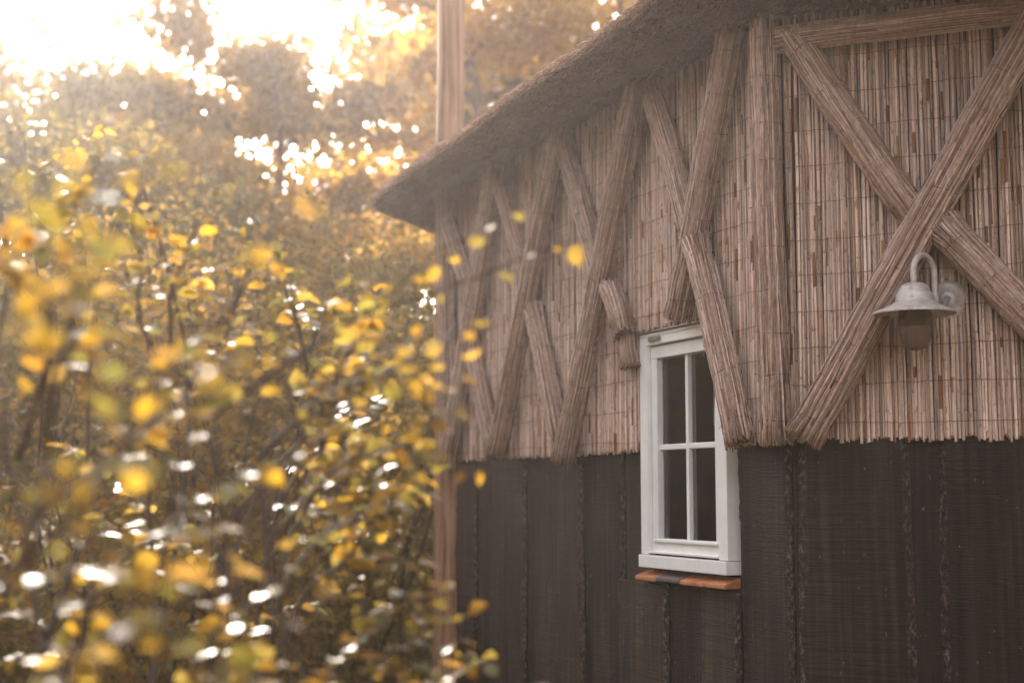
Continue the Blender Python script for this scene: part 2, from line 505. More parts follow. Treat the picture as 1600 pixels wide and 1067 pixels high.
# boarding and matting on the faces that the photograph does not show
mb = MB(); mb2 = MB()
for k in range(2, 8):
    a = pts8[k]; c_ = pts8[(k + 1) % 8]
    d = (c_ - a).normalized(); no = Vector((d.y, -d.x, 0))
    if (CEN - a).dot(no) > 0: no = -no
    for (m_, z0, z1, o1) in ((mb, 0.02, 1.8, 0.02), (mb2, 1.76, 3.28, 0.035)):
        P = [a, c_, c_ + no * o1, a + no * o1]
        m_.hexa([(p.x, p.y, z0) for p in P] + [(p.x, p.y, z1) for p in P], (1, 1, 1) if m_ is mb else (0.36, 0.28, 0.22))
mb.build('plank_cladding', M['plank'], house)
mb2.build('reed_cladding', M['reed'], house)

# ------------------------------------------------------------------ planks below the matting
def plank(w, s0, s1, z0, z1, o0, th, seed, tint, waney0=True, waney1=True):
    rn = random.Random(seed)
    rows = max(6, int((z1 - z0) / 0.018))
    mb = MB()
    ph = rn.uniform(0, 100)
    bk = []
    for j in range(rows + 1):
        z = z0 + (z1 - z0) * j / rows
        e0 = noise.noise(Vector((z * 1.3, ph, 0))) * 0.022 + noise.noise(Vector((z * 9, ph, 4))) * 0.005 if waney0 else noise.noise(Vector((z * 2, ph, 0))) * 0.002
        e1 = noise.noise(Vector((z * 1.3, ph, 9))) * 0.022 + noise.noise(Vector((z * 9, ph, 14))) * 0.005 if waney1 else noise.noise(Vector((z * 2, ph, 5))) * 0.002
        a, b_ = s0 + e0, s1 + e1
        cw0 = 0.030 + 0.014 * noise.noise(Vector((z * 5, ph, 2))) if waney0 else 0.003
        cw1 = 0.030 + 0.014 * noise.noise(Vector((z * 5, ph, 7))) if waney1 else 0.003
        warp = 0.002 * noise.noise(Vector((z * 1.1, ph, 20)))
        def lump(q): return 0.006 * noise.noise(Vector((z * 23, ph + q * 7, 1))) + 0.005 * noise.noise(Vector((z * 61, ph + q * 3, q)))
        prof = [(a, o0, 0), (a, o0 + th * 0.35 + (lump(1) if waney0 else 0), 1), (a + cw0 * 0.55, o0 + th * 0.8 + (lump(2) if waney0 else 0), 1), (a + cw0, o0 + th + warp, 0),
                (b_ - cw1, o0 + th + warp, 0), (b_ - cw1 * 0.55, o0 + th * 0.8 + (lump(3) if waney1 else 0), 1), (b_, o0 + th * 0.35 + (lump(4) if waney1 else 0), 1), (b_, o0, 0)]
        for i, (s, o, bark) in enumerate(prof):
            mb.v.append(tuple(W(w, s, max(o, o0 - 0.002), z)))
            wany = (waney0 if i < 4 else waney1)
            k = 1.0
            bk.append(1.0 if bark and wany else 0.0)
            if bark and wany:
                k = 1.25 + 0.5 * noise.noise(Vector((z * 6, ph, i)))
            t = (tint[0] * k, tint[1] * k, tint[2] * k)
            if bark and wany and noise.noise(Vector((z * 16, ph + 31, i))) > 0.52 and rn.random() < 0.5:
                t = (5.0, 3.0, 2.1)
            mb.c.append(t)
    n = 8
    for j in range(rows):
        for i in range(n - 1):
            q = (j * n + i, j * n + i + 1, (j + 1) * n + i + 1, (j + 1) * n + i)
            mb.f.append(q if w == 'R' else q[::-1])
    mb.f.append(tuple(range(n))); mb.f.append(tuple(range(rows * n + n - 1, rows * n - 1, -1)))
    o = mb.build('plank', M['plank'], house)
    o.data.attributes.new('bark', 'FLOAT', 'POINT').data.foreach_set('value', bk)
    return o

JL = [3.13, 2.88, 2.652, 2.249, 1.953, 1.615, 1.235, 0.864, 0.559, 0.334, 0.02]
for i in range(len(JL) - 1):
    b_, a = JL[i], JL[i + 1]
    proud = (i + 1) % 2
    rn = random.Random(i + 50)
    t = rn.uniform(0.65, 1.3); tt = (t * 1.04, t, t * rn.uniform(0.88, 1.0))
    e = 0.024 if proud else -0.004
    ztop = 1.772
    o0 = 0.023 if proud else 0.001
    s0, s1 = a - e, b_ + e
    if i == len(JL) - 2: s0 = 0.004
    # keep clear of the window opening
    if s1 > WS0 - 0.02 and s0 < WS1 + 0.02:
        if s0 >= WS1 - 0.16: s0 = max(s0, WS1 + 0.004); plank('L', s0, s1, 0.03, ztop, o0, 0.02, i, tt); continue
        if s1 <= WS0 + 0.05:
            s1 = min(s1, WS0 - 0.004); plank('L', s0, s1, 0.03, ztop, o0, 0.02, i, tt); continue
        plank('L', s0, s1, 0.03, WZ0 - 0.062, o0, 0.02, i, tt)
    else:
        plank('L', s0, s1, 0.03, ztop, o0, 0.02, i, tt)
plank('L', WS1 + 0.004, 1.20, 0.03, 1.772, 0.001, 0.012, 91, (1, 1, 1), False, False)
JR = [0.004, 0.045, 0.382, 0.515, 0.86, 1.05, 1.42, 1.6, 1.98, 2.2, 2.6, 2.8, 3.2, 3.41]
for i in range(len(JR) - 1):
    a, b_ = JR[i], JR[i + 1]
    proud = i % 2 == 1
    rn = random.Random(i + 80)
    t = rn.uniform(0.7, 1.2); tt = (t * 1.02, t, t * rn.uniform(0.9, 0.98))
    e = 0.02 if proud else -0.003
    plank('R', max(0.002, a - e), b_ + e, 0.03, 1.772, 0.023 if proud else 0.001, 0.022, i + 30, tt, proud, proud)

# corner pole that runs up through the eave
def log(name, p0, p1, r0, r1, mat, parent, seed=1, sides=20, rows=60, wob=0.03):
    mb = MB()
    for j in range(rows + 1):
        t = j / rows
        c_ = p0.lerp(p1, t)
        r = r0 + (r1 - r0) * t
        c_ = c_ + Vector((noise.noise(Vector((t * 3, seed, 0))), noise.noise(Vector((t * 3, seed, 5))), 0)) * wob * r0 * 4
        for k in range(sides):
            a = 2 * math.pi * k / sides
            rr = r * (1 + 0.05 * noise.noise(Vector((math.cos(a) * 2, math.sin(a) * 2, t * 9 + seed))) + 0.025 * noise.noise(Vector((math.cos(a) * 7, math.sin(a) * 7, t * 3 + seed))))
            mb.v.append((c_.x + math.cos(a) * rr, c_.y + math.sin(a) * rr, c_.z))
    for j in range(rows):
        for k in range(sides):
            a = j * sides + k; b_ = j * sides + (k + 1) % sides
            mb.f.append((a, b_, b_ + sides, a + sides))
    mb.f.append(tuple(range(sides - 1, -1, -1))); mb.f.append(tuple(range(rows * sides, (rows + 1) * sides)))
    return mb.build(name, mat, parent, smooth=True)
pc = W('L', SIDE, 0.0, 0)
log('corner_pole', pc + Vector((0, 0, 0)), pc + Vector((0.03, 0, 6.2)), 0.072, 0.082, M['log'], house, 3)

pt = W('L', 3.245, 0.0, 0)
log('corner_timber', pt, pt + Vector((0, 0, 1.76)), 0.105, 0.10, M['log'], house, 8, wob=0.005)

# ------------------------------------------------------------------ reed matting
REEDC = [(0.70, 0.505, 0.415), (0.62, 0.44, 0.355), (0.76, 0.57, 0.48), (0.50, 0.335, 0.25), (0.66, 0.485, 0.405), (0.70, 0.51, 0.40), (0.43, 0.275, 0.195)]
SHEATH = [(0.30, 0.13, 0.05), (0.24, 0.11, 0.05), (0.36, 0.17, 0.07)]
def reed_mat(w, spans, seed):
    """spans: list of (s0, s1, zbottom, ztop)"""
    rn = random.Random(seed)
    mb = MB()
    for (s0, s1, zb, zt) in spans:
        for layer in (0, 1):
            s = s0 + rn.uniform(0, 0.006)
            while s < s1:
                r = rn.uniform(0.0032, 0.0058)
                o = (0.036 if layer == 0 else 0.045) + rn.uniform(-0.002, 0.003) + r
                base = rn.choice(REEDC)
                k = rn.uniform(0.70, 1.2) * (0.75 if layer == 0 else 1)
                dark_reed = rn.random() < 0.06
                z = zb + rn.uniform(-0.012, 0.012) + (0.0 if layer else 0.004)
                lean = rn.gauss(0, 0.0014)
                z_end = zt
                if layer and rn.random() < 0.05: z_end = rn.uniform(zb + 0.2, zt)
                if layer and rn.random() < 0.035: z = rn.uniform(zb + 0.04, zb + 0.9)
                ss = s
                oo = o
                while z < z_end:
                    sheath = rn.random() < (0.10 if layer else 0.15)
                    L = rn.uniform(0.03, 0.13) if sheath else rn.uniform(0.08, 0.30)
                    z2 = min(z_end, z + L)
                    kk = k * rn.uniform(0.88, 1.1)
                    c_ = tuple(x * kk for x in base)
                    rr = r
                    if sheath:
                        kk2 = rn.uniform(0.6, 1.25)
                        c_ = tuple(x * kk2 for x in rn.choice(SHEATH)); rr = r * 1.12
                    elif dark_reed:
                        c_ = tuple(x * 0.5 for x in base)
                    s2 = ss + lean * (z2 - z) / 0.2 + rn.gauss(0, 0.0008)
                    o2 = oo + rn.gauss(0, 0.0008)
                    p0 = W(w, ss, oo, z); p1 = W(w, s2, o2, z2)
                    pm = p0.lerp(p1, 0.5)
                    mb.tube([p0, p0.lerp(p1, 0.04), pm, p1], [rr * 1.13, rr, rr * rn.uniform(0.95, 1.03), rr * 0.93], 6, c_, True, rn.uniform(0, 1))
                    ss, oo, z = s2, o2, z2
                s += r * 2 * (rn.uniform(0.88, 1.1) + (rn.uniform(0.1, 0.5) if rn.random() < 0.06 else 0) if layer else rn.uniform(0.75, 0.92))
    return mb.build('reed_matting', M['reed'], house, smooth=True, kind='stuff')

RB = 1.768
matL = reed_mat('L', [(-0.02, WS0 - 0.005, RB, 3.3), (WS0 - 0.005, WS1 + 0.012, WZ1 + 0.01, 3.3), (WS1 + 0.012, 3.36, RB - 0.008, 3.3)], 3)
matR = reed_mat('R', [(0.0, 2.2, RB, 3.3)], 4)

def stitch(mat_obj, w, s0, s1, z, seed):
    rn = random.Random(seed)
    mb = MB()
    s = s0; pts = []
    while s < s1:
        pts.append(W(w, s, 0.0575 + rn.uniform(-0.001, 0.0015), z + 0.009 * noise.noise(Vector((s * 4, z * 9, 1))) + rn.gauss(0, 0.0009)))
        s += 0.012
    pts.append(W(w, s1, 0.057, z))
    mb.tube(pts, 0.0009, 4, None)
    o = mb.build('stitch_wire', M['wire'], None, smooth=True)
    attach(o, mat_obj); o.matrix_parent_inverse = Matrix.Translation(-ORIGIN[house.name]) @ mat_obj.matrix_parent_inverse.inverted() if False else Matrix.Identity(4)
for j in range(11):
    z = 1.80 + 0.1285 * j
    if z < WZ1 + 0.03:
        stitch(matL, 'L', 0.0, WS0 - 0.01, z, j); stitch(matL, 'L', WS1 + 0.03, 3.36, z, j + 40)
    else:
        stitch(matL, 'L', 0.0, 3.36, z, j)
    stitch(matR, 'R', 0.0, 2.2, z + 0.03, j + 100)

# ------------------------------------------------------------------ reed bundles
STRAWC = [(0.45, 0.31, 0.25), (0.38, 0.255, 0.205), (0.53, 0.38, 0.32), (0.29, 0.18, 0.135), (0.58, 0.435, 0.37), (0.42, 0.28, 0.21), (0.22, 0.13, 0.095)]
def bundle(w, a, b_, rad, seed, off=0.085, off2=None, flat=0.95, ties=0.155, flare0=0.1, flare1=0.1, n=340):
    """round bundle of reeds from (s,z) a to (s,z) b lying on the matting"""
    rn = random.Random(seed)
    d, nn = (dL, nL) if w == 'L' else (dR, nR)
    off += 0.014
    p0 = W(w, a[0], off, a[1]); p1 = W(w, b_[0], off, b_[1])
    ax = (p1 - p0); L = ax.length; ax.normalize()
    side = ax.cross(nn).normalized()
    out = side.cross(ax).normalized()
    if out.dot(nn) < 0: out = -out
    nt = max(2, int(round(L / ties)))
    tie_t = [(i + 0.5 + rn.uniform(-0.07, 0.07)) / nt for i in range(nt)]
    sag = rn.uniform(-0.012, 0.012)
    def shape(t, ang_, rr):
        pin = min(abs(t - q) for q in tie_t) * L
        k = 1.0 - 0.085 * max(0, 1 - pin / 0.04)
        e0 = max(0, 1 - t * L / 0.09); e1 = max(0, 1 - (1 - t) * L / 0.09)
        k *= 1 + flare0 * e0 + flare1 * e1
        k *= 1 + 0.035 * noise.noise(Vector((t * L * 5, seed, math.cos(ang_))))
        c_ = p0 + ax * (t * L) + side * (sag * math.sin(math.pi * t) + 0.006 * noise.noise(Vector((t * L * 3, seed, 7))))
        return c_ + (side * math.cos(ang_) + out * (math.sin(ang_) * flat)) * (rr * k)
    core = MB()
    ringn = 14
    pts = [i / 12 for i in range(13)]
    for t in pts:
        for k in range(ringn):
            core.v.append(tuple(shape(0.012 + t * 0.976, 2 * math.pi * k / ringn, rad * 0.93)))
            core.c.append((0.13, 0.085, 0.06))
    for i in range(12):
        for k in range(ringn):
            q = i * ringn + k; q2 = i * ringn + (k + 1) % ringn
            core.f.append((q, q2, q2 + ringn, q + ringn))
    core.f.append(tuple(range(ringn - 1, -1, -1))); core.f.append(tuple(range(12 * ringn, 13 * ringn)))
    mb = core
    for q in range(n):
        a0 = rn.uniform(0, 2 * math.pi)
        if math.sin(a0) < -0.5: a0 = -a0
        r = rn.uniform(0.0014, 0.0031)
        tw = rn.gauss(0, 0.10)
        ln = rn.uniform(0.25, 1.0) if L > 0.4 else 1.0
        t0 = rn.uniform(-0.1, 1.0 - ln * 0.8); t1 = t0 + ln
        j0 = rn.uniform(-0.014, 0.012) / L; j1 = rn.uniform(-0.012, 0.014) / L
        t0 = max(j0, t0); t1 = min(1 + j1, t1)
        if t1 - t0 < 0.08: continue
        rr = rad * rn.uniform(0.92, 1.045)
        m_ = max(3, int((t1 - t0) * L / 0.06))
        ps = []
        for i in range(m_ + 1):
            t = t0 + (t1 - t0) * i / m_
            ps.append(shape(t, a0 + tw * (i / m_ - 0.5) * L * 2.0, rr))
        kk = rn.uniform(0.6, 1.3)
        c_ = tuple(x * kk for x in rn.choice(STRAWC))
        if rn.random() < 0.05: c_ = tuple(x * kk for x in rn.choice(SHEATH))
        mb.tube(ps, r, 5, c_, True, rn.uniform(0, 1))
    for q in range(6):   # loose straws that stick out
        t0 = rn.uniform(0.05, 0.9); a0 = rn.uniform(0.2, math.pi - 0.2)
        s_ = shape(t0, a0, rad * 0.98)
        e_ = shape(min(1, t0 + rn.uniform(0.05, 0.12) / L), a0 + rn.uniform(-0.5, 0.5), rad * rn.uniform(1.12, 1.3))
        mb.tube([s_, e_], 0.0013, 4, rn.choice(STRAWC))
    # cut ends filled with straw stubs
    for e, sg in ((0.0, -1), (1.0, 1)):
        for q in range(70):
            a0 = rn.uniform(0, 2 * math.pi); rr = rad * 0.93 * math.sqrt(rn.random())
            s_ = shape(0.03 if e == 0 else 0.97, a0, rr)
            mb.tube([s_, s_ + ax * (sg * (0.03 * L + rn.uniform(-0.006, 0.010)))], rn.uniform(0.0018, 0.0032), 5, tuple(x * rn.uniform(0.6, 1.1) for x in rn.choice(STRAWC)))
    o = mb.build('reed_bundle', M['straw'], house, smooth=True, kind=None)
    for t in tie_t:
        wb = MB()
        slant = rn.uniform(-0.012, 0.012)
        ps = []
        for k in range(25):
            a0 = 2 * math.pi * k / 24
            ps.append(shape(t, a0, rad * 1.09) + ax * (slant * math.cos(a0) + rn.gauss(0, 0.0008)))
        wb.tube(ps, 0.0017, 5)
        if rn.random() < 0.5:   # twisted end of the wire
            k0 = ps[rn.choice((3, 5, 7))]
            wb.tube([k0, k0 + nn * 0.008 + ax * rn.uniform(-0.01, 0.01), k0 + nn * 0.01 + side * rn.uniform(-0.02, 0.02) + ax * rn.uniform(-0.015, 0.015)], 0.0011, 4)
        t_o = wb.build('binding_wire', M['wire'], None, smooth=True)
        t_o.parent = o
    return o

BR = 0.058
LB = [  # a(s,z), b(s,z), radius, offset, flare0, flare1
    ((3.165, 3.27), (3.115, 1.735), 0.060, 0.085, 0, .05),
    ((3.26, 3.25), (2.765, 2.60), 0.054, 0.080, 0, .12),
    ((2.815, 2.475), (2.455, 1.775), 0.056, 0.085, .16, .06),
    ((2.375, 3.25), (3.055, 1.735), 0.060, 0.115, 0, .10),
    ((2.46, 3.25), (2.02, 2.555), 0.054, 0.080, 0, .1),
    ((1.975, 2.47), (1.655, 1.755), 0.058, 0.085, .18, .06),
    ((1.63, 3.27), (2.345, 1.79), 0.060, 0.118, 0, .08),
    ((1.68, 3.27), (1.25, 2.475), 0.055, 0.080, 0, .1),
    ((1.165, 2.465), (1.045, 2.25), 0.056, 0.092, .10, .0),
    ((0.86, 3.27), (1.58, 1.735), 0.062, 0.118, 0, .08),
    ((0.83, 3.27), (0.50, 2.57), 0.055, 0.080, 0, .1),
    ((0.15, 3.285), (0.563, 2.262), 0.062, 0.112, 0, .05),
    ((0.424, 2.545), (0.138, 1.768), 0.060, 0.112, .20, .05),
]
for i, (a, b_, r, off, f0, f1) in enumerate(LB):
    bundle('L', a, b_, r * 0.91, 200 + i, off, None, 0.95, 0.16, f0, f1)
bundle('L', (0.0, 3.285), (-0.03, 1.76), 0.058, 240, 0.07, None, 0.9, 0.15, 0, .05, n=300)
# frayed stub that hangs under the short bundle beside the window
bundle('L', (1.075, 2.30), (1.045, 2.115), 0.040, 242, 0.062, None, 0.9, 0.10, .0, .25, n=170)
RBN = [
    ((0.045, 3.20), (0.455, 2.50), 0.054, 0.080, .0, .12),
    ((0.535, 2.475), (1.16, 1.40 + 0.36), 0.060, 0.095, .22, .06),
    ((0.94, 3.27), (0.066, 1.775), 0.062, 0.118, 0, .12),
]
for i, (a, b_, r, off, f0, f1) in enumerate(RBN):
    bundle('R', a, b_, r, 260 + i, off, None, 0.95, 0.15, f0, f1, n=440)
bundle('R', (0.0, 3.185), (2.0, 3.18), 0.046, 270, 0.085, None, 0.85, 0.45, .0, .0, n=420)

# ------------------------------------------------------------------ thatched roof
def ring_path():
    pts = []
    n = 40
    for k in range(8):
        a = pts8[k]; b_ = pts8[(k + 1) % 8]
        for i in range(n): pts.append(a.lerp(b_, i / n))
    A = np.array([(p.x, p.y) for p in pts])
    for _ in range(9):
        A = 0.5 * A + 0.25 * (np.roll(A, 1, 0) + np.roll(A, -1, 0))
    return A
RP = ring_path()
CENa = np.array([CEN.x, CEN.y])
PROFILE = [(-0.10, 3.29), (0.05, 3.28), (0.16, 3.268), (0.26, 3.262), (0.35, 3.268), (0.40, 3.285), (0.43, 3.305), (0.442, 3.325), (0.436, 3.345), (0.40, 3.37), (0.25, 3.45), (-0.3, 3.71), (-1.2, 4.15), (-2.6, 4.85), (-3.7, 5.4), (-4.05, 5.5)]
def roof_pt(i, o, z, q=0.0):
    b0 = RP[i % len(RP)]
    sr = (b0[0] - C0.x) * dR.x + (b0[1] - C0.y) * dR.y
    if o > 0 and b0[1] < CEN.y:      # eave widened over the lamp face, out of view, to shade the wall top
        g = max(0.0, min(1.0, (sr - 0.15) / 0.9)); g = g * g * (3 - 2 * g)
        o = o * (1 + 0.9 * g); z -= 0.03 * g * min(1.0, o / 0.4)
    base = CENa + (b0 - CENa) * (1 + o / APO)
    wv = noise.noise(Vector((base[0] * 1.6, base[1] * 1.6, 2))) * 0.02 + noise.noise(Vector((base[0] * 7, base[1] * 7, o * 9))) * 0.009
    sl = (base[0] - C0.x) * dL.x + (base[1] - C0.y) * dL.y
    wv += max(-0.06, min(0.055, 0.055 - 0.034 * sl)) if o > 0.2 else 0.0
    return Vector((base[0], base[1], z + wv))
mb = MB()
nr = len(RP); npf = len(PROFILE)
for i in range(nr):
    for (o, z) in PROFILE: mb.v.append(tuple(roof_pt(i, o, z)))
for i in range(nr):
    for j in range(npf - 1):
        a = i * npf + j; b_ = ((i + 1) % nr) * npf + j
        mb.f.append((a, b_, b_ + 1, a + 1))
roof = mb.build('roof', M['thatch'], house, smooth=True)
# straw ends at the trimmed eave
mb = MB()
rn = random.Random(77)
THC = [(0.24, 0.15, 0.108), (0.33, 0.22, 0.16), (0.17, 0.103, 0.074), (0.44, 0.31, 0.23), (0.28, 0.18, 0.13)]
def eave_straws(i0, i1, count):
    for _ in range(count):
        fi = rn.uniform(i0, i1); i = int(math.floor(fi)); fr = fi - i
        u = rn.random()
        if u < 0.45: j = rn.uniform(5.0, 9.5)
        else: j = rn.uniform(1.0, 7.0)
        j0 = int(j); jf = j - j0
        o = PROFILE[j0][0] * (1 - jf) + PROFILE[j0 + 1][0] * jf
        z = PROFILE[j0][1] * (1 - jf) + PROFILE[j0 + 1][1] * jf
        p = roof_pt(i, o, z).lerp(roof_pt(i + 1, o, z), fr)
        outd = Vector((RP[i % nr][0] - CEN.x, RP[i % nr][1] - CEN.y, 0)).normalized()
        tan = Vector((-outd.y, outd.x, 0))
        dr = (outd * rn.uniform(0.6, 1.0) + Vector((0, 0, -rn.uniform(0.35, 0.75))) + tan * rn.gauss(0, 0.22)).normalized()
        if j > 8: dr = (outd + Vector((0, 0, -0.35)) + tan * rn.gauss(0, 0.25)).normalized()
        L = rn.uniform(0.03, 0.075)
        ext = rn.uniform(0.006, 0.020) if j < 6 else rn.uniform(0.01, 0.034)
        if rn.random() < 0.012: ext += rn.uniform(0.02, 0.06)
        k = rn.uniform(0.7, 1.2) if j < 6 else rn.uniform(0.9, 2.0)  # rim light put into the colour: straws at the outer lip are lighter
        mb.tube([p - dr * L, p + dr * ext], rn.uniform(0.0010, 0.0020), 3, tuple(x * k for x in rn.choice(THC)), True)
eave_straws(-24, 100, 52000)
st = mb.build('eave_straw', M['straw'], None, kind='stuff')
st.parent = roof

# ------------------------------------------------------------------ window
def wpart(name, boxes, mat, parent):
    mb = MB()
    for bx in boxes: wbox(mb, 'L', *bx)
    o = mb.build(name, mat, None)
    bv = o.modifiers.new('bevel', 'BEVEL'); bv.width = 0.0025; bv.segments = 2; bv.limit_method = 'ANGLE'
    if parent is house: attach(o, house)
    else: o.parent = parent
    return o
S0, S1, Z0, Z1 = WS0 + 0.004, WS1 - 0.004, WZ0 + 0.002, WZ1 - 0.004
FW = 0.062
# outer frame (the part itself)
win = wpart('window', [(S0, S0 + FW, -0.09, 0.055, Z0 + 0.052, Z1 - 0.05), (S1 - FW, S1, -0.09, 0.055, Z0 + 0.052, Z1 - 0.05),
                       (S0, S1, -0.09, 0.054, Z1 - 0.05, Z1)], M['white'], house)
win['label'] = 'white four pane window'
wpart('window_sill', [(S0 - 0.004, S1 + 0.004, -0.09, 0.066, Z0, Z0 + 0.05)], M['white'], win)
RAIL = 0.056
a0, a1, b0, b1 = S0 + FW + 0.003, S1 - FW - 0.003, Z0 + 0.062, Z1 - 0.056
SW = 0.045
wpart('sash', [(a0, a0 + SW, -0.05, 0.036, b0 + RAIL, b1 - 0.05), (a1 - SW, a1, -0.05, 0.036, b0 + RAIL, b1 - 0.05),
               (a0, a1, -0.05, 0.038, b1 - 0.05, b1), (a0, a1, -0.05, 0.038, b0, b0 + RAIL), (a0 + 0.02, a1 - 0.02, 0.036, 0.048, b0 + RAIL - 0.014, b0 + RAIL - 0.002)], M['white'], win)
wpart('gap_strip', [(a0, a1, -0.02, 0.028, b0 - 0.012, b0 - 0.002)], M['black'], win)  # dark strip stands in for the shaded gap under the sash
wpart('drip_rail', [(a0, a1, 0.03, 0.058, b0 - 0.004, b0 + 0.006)], M['white'], win)
g0, g1, h0, h1 = a0 + SW, a1 - SW, b0 + RAIL, b1 - 0.05
sm, zm = (g0 + g1) / 2, 1.772
wpart('glazing_bar', [(sm - 0.011, sm + 0.011, -0.012, 0.026, h0, h1)], M['white'], win)
wpart('glazing_bar', [(g0, sm - 0.0115, -0.012, 0.0255, zm - 0.011, zm + 0.011)], M['white'], win)
wpart('glazing_bar', [(sm + 0.0115, g1, -0.012, 0.0255, zm - 0.011, zm + 0.011)], M['white'], win)
for (p, q) in ((g0, sm - 0.0115), (sm + 0.0115, g1)):
    for (r_, s_) in ((h0, zm - 0.0115), (zm + 0.0115, h1)):
        mb = MB(); wbox(mb, 'L', p, q, 0.004, 0.008, r_, s_)
        o = mb.build('pane', M['pane'], None); o.parent = win
# hinges on the head and lead strip
wpart('hinge', [(S0 + 0.07, S0 + 0.15, 0.054, 0.066, Z1 - 0.036, Z1 - 0.018)], M['metal_dark'], win)
wpart('hinge', [(S1 - 0.18, S1 - 0.09, 0.054, 0.066, Z1 - 0.036, Z1 - 0.018)], M['metal_dark'], win)
wpart('head_flashing', [(S0 - 0.01, S1 + 0.01, 0.0, 0.068, Z1 + 0.001, Z1 + 0.007)], M['metal_dark'], win)
wpart('vent_strip', [(S0 + 0.02, S1 - 0.02, 0.0535, 0.0585, Z1 - 0.0145, Z1 - 0.004)], M['white'], win)
# sloping tiles under the sill
edges = [S0 - 0.03, 0.545, 0.70, 0.80, S1 + 0.03]
tm = ['tile_red', 'tile_red', 'tile_dark', 'tile_red']
edges = [S0 - 0.004, 0.50, 0.675, 0.86, S1 + 0.028]
tm = ['tile_red', 'tile_red', 'tile_dark', 'tile_red']
for i in range(4):
    mb = MB()
    s0, s1 = edges[i] + 0.002, edges[i + 1] - 0.002
    dz = random.uniform(-0.003, 0.003)
    P = []
    for (s, o, z) in ((s0, 0.0, -0.045), (s1, 0.0, -0.045), (s1, 0.074, -0.046), (s0, 0.074, -0.046), (s0, 0.0, -0.004), (s1, 0.0, -0.004), (s1, 0.073, -0.030), (s0, 0.073, -0.030)):
        P.append(tuple(W('L', s, o, Z0 + z + dz - 0.004)))
    mb.hexa(P)
    o = mb.build('sill_tile', M[tm[i]], None)
    bv = o.modifiers.new('bevel', 'BEVEL'); bv.width = 0.004; bv.segments = 2
    o.parent = win
# reddish trim board beside the window
mb = MB(); wbox(mb, 'L', WS1 + 0.0, WS1 + 0.022, 0.0, 0.05, 1.77, 2.235, (0.22, 0.115, 0.065))
mb.build('trim_board', M['reed'], house)

def curtain(name, s0, s1, o, label):
    mb = MB()
    nx, nz = 40, 10
    for j in range(nz + 1):
        z = 1.345 + 0.85 * j / nz
        for i in range(nx + 1):
            t = i / nx
            oo = o + 0.016 * math.sin(t * 22 + 0.5 * math.sin(j * 0.4)) + 0.008 * math.sin(t * 51 + j * 0.2)
            mb.v.append(tuple(W('L', s0 + (s1 - s0) * t, oo, z)))
    for j in range(nz):
        for i in range(nx):
            a = j * (nx + 1) + i
            mb.f.append((a, a + 1, a + nx + 2, a + nx + 1))
    ob = mb.build(name, M['curtain'], None, smooth=True)
    tag(ob, label, 'curtain', 'curtains behind the window')
curtain('curtain', 0.78, 0.93, -0.052, 'pale curtain gathered behind the left panes of the window')
curtain('curtain', 0.44, 0.56, -0.052, 'pale curtain hanging behind the right panes of the window')

# reed splinter hanging in front of the right jamb
mb = MB()
mb.tube([W('L', 0.335, 0.10, 2.13), W('L', 0.352, 0.10, 1.98), W('L', 0.368, 0.095, 1.84)], [0.003, 0.0035, 0.0015], 5, (0.26, 0.16, 0.10))
o = mb.build('loose_reed', M['straw'], house)

# ------------------------------------------------------------------ wall lamp
LS, LZ, LO = 0.545, 2.235, 0.235
lroot = W('R', LS, 0.04, LZ)
lamp = thing('wall_lamp', 'weathered grey zinc barn lamp with dusty glass on the reed wall', 'lamp', lroot)
def lathe(mb, cpt, prof, n=48, c=None):
    o = len(mb.v)
    for (r, z) in prof:
        for k in range(n):
            a = 2 * math.pi * k / n
            mb.v.append((cpt.x + math.cos(a) * r, cpt.y + math.sin(a) * r, cpt.z + z))
    for j in range(len(prof) - 1):
        for k in range(n):
            a = o + j * n + k; b_ = o + j * n + (k + 1) % n
            mb.f.append((a, b_, b_ + n, a + n))
LC = W('R', LS - 0.088, LO, LZ)          # lamp axis, at the rim height of the shade
LC.z = 2.172
mb = MB()
lathe(mb, LC, [(0.132, -0.003), (0.133, 0.002), (0.130, 0.006), (0.105, 0.016), (0.080, 0.027), (0.0635, 0.037), (0.060, 0.041), (0.0585, 0.062), (0.0565, 0.066), (0.0525, 0.067), (0.0515, 0.070),
               (0.048, 0.083), (0.040, 0.093), (0.026, 0.099), (0.012, 0.101), (0.001, 0.1015)])
mb.build('shade', M['zinc'], lamp, smooth=True)
mb = MB()
lathe(mb, LC, [(0.1305, -0.002), (0.104, 0.012), (0.08, 0.023), (0.0625, 0.033), (0.058, 0.037), (0.0565, 0.06), (0.05, 0.078), (0.001, 0.095)])
mb.build('shade_lining', M['zinc'], lamp, smooth=True)
mb = MB()
lathe(mb, LC, [(0.0515, 0.05), (0.052, 0.0), (0.052, -0.05), (0.0505, -0.072), (0.046, -0.092), (0.037, -0.108), (0.022, -0.118), (0.008, -0.121), (0.0005, -0.1215)])
mb.build('glass_globe', M['globe'], lamp, smooth=True)
mb = MB()
lathe(mb, LC, [(0.022, 0.05), (0.022, 0.0), (0.024, -0.012), (0.034, -0.035), (0.034, -0.042), (0.02, -0.043), (0.001, -0.043)])
mb.build('bulb_holder', M['black'], lamp, smooth=True)
mb = MB()
pw = W('R', LS, 0.075, LZ)
arm = []
top = LC + Vector((0, 0, 0.10))
for t in np.linspace(0, 1, 4): arm.append(top.lerp(top + Vector((0, 0, 0.035)), t))
back = Vector((pw.x, pw.y, 0)); front = Vector((LC.x, LC.y, 0))
back = front.lerp(back, 0.62)
cc = (front + back) / 2; hr = (front - back).length / 2
zc = top.z + 0.035
dirb = (front - back).normalized()
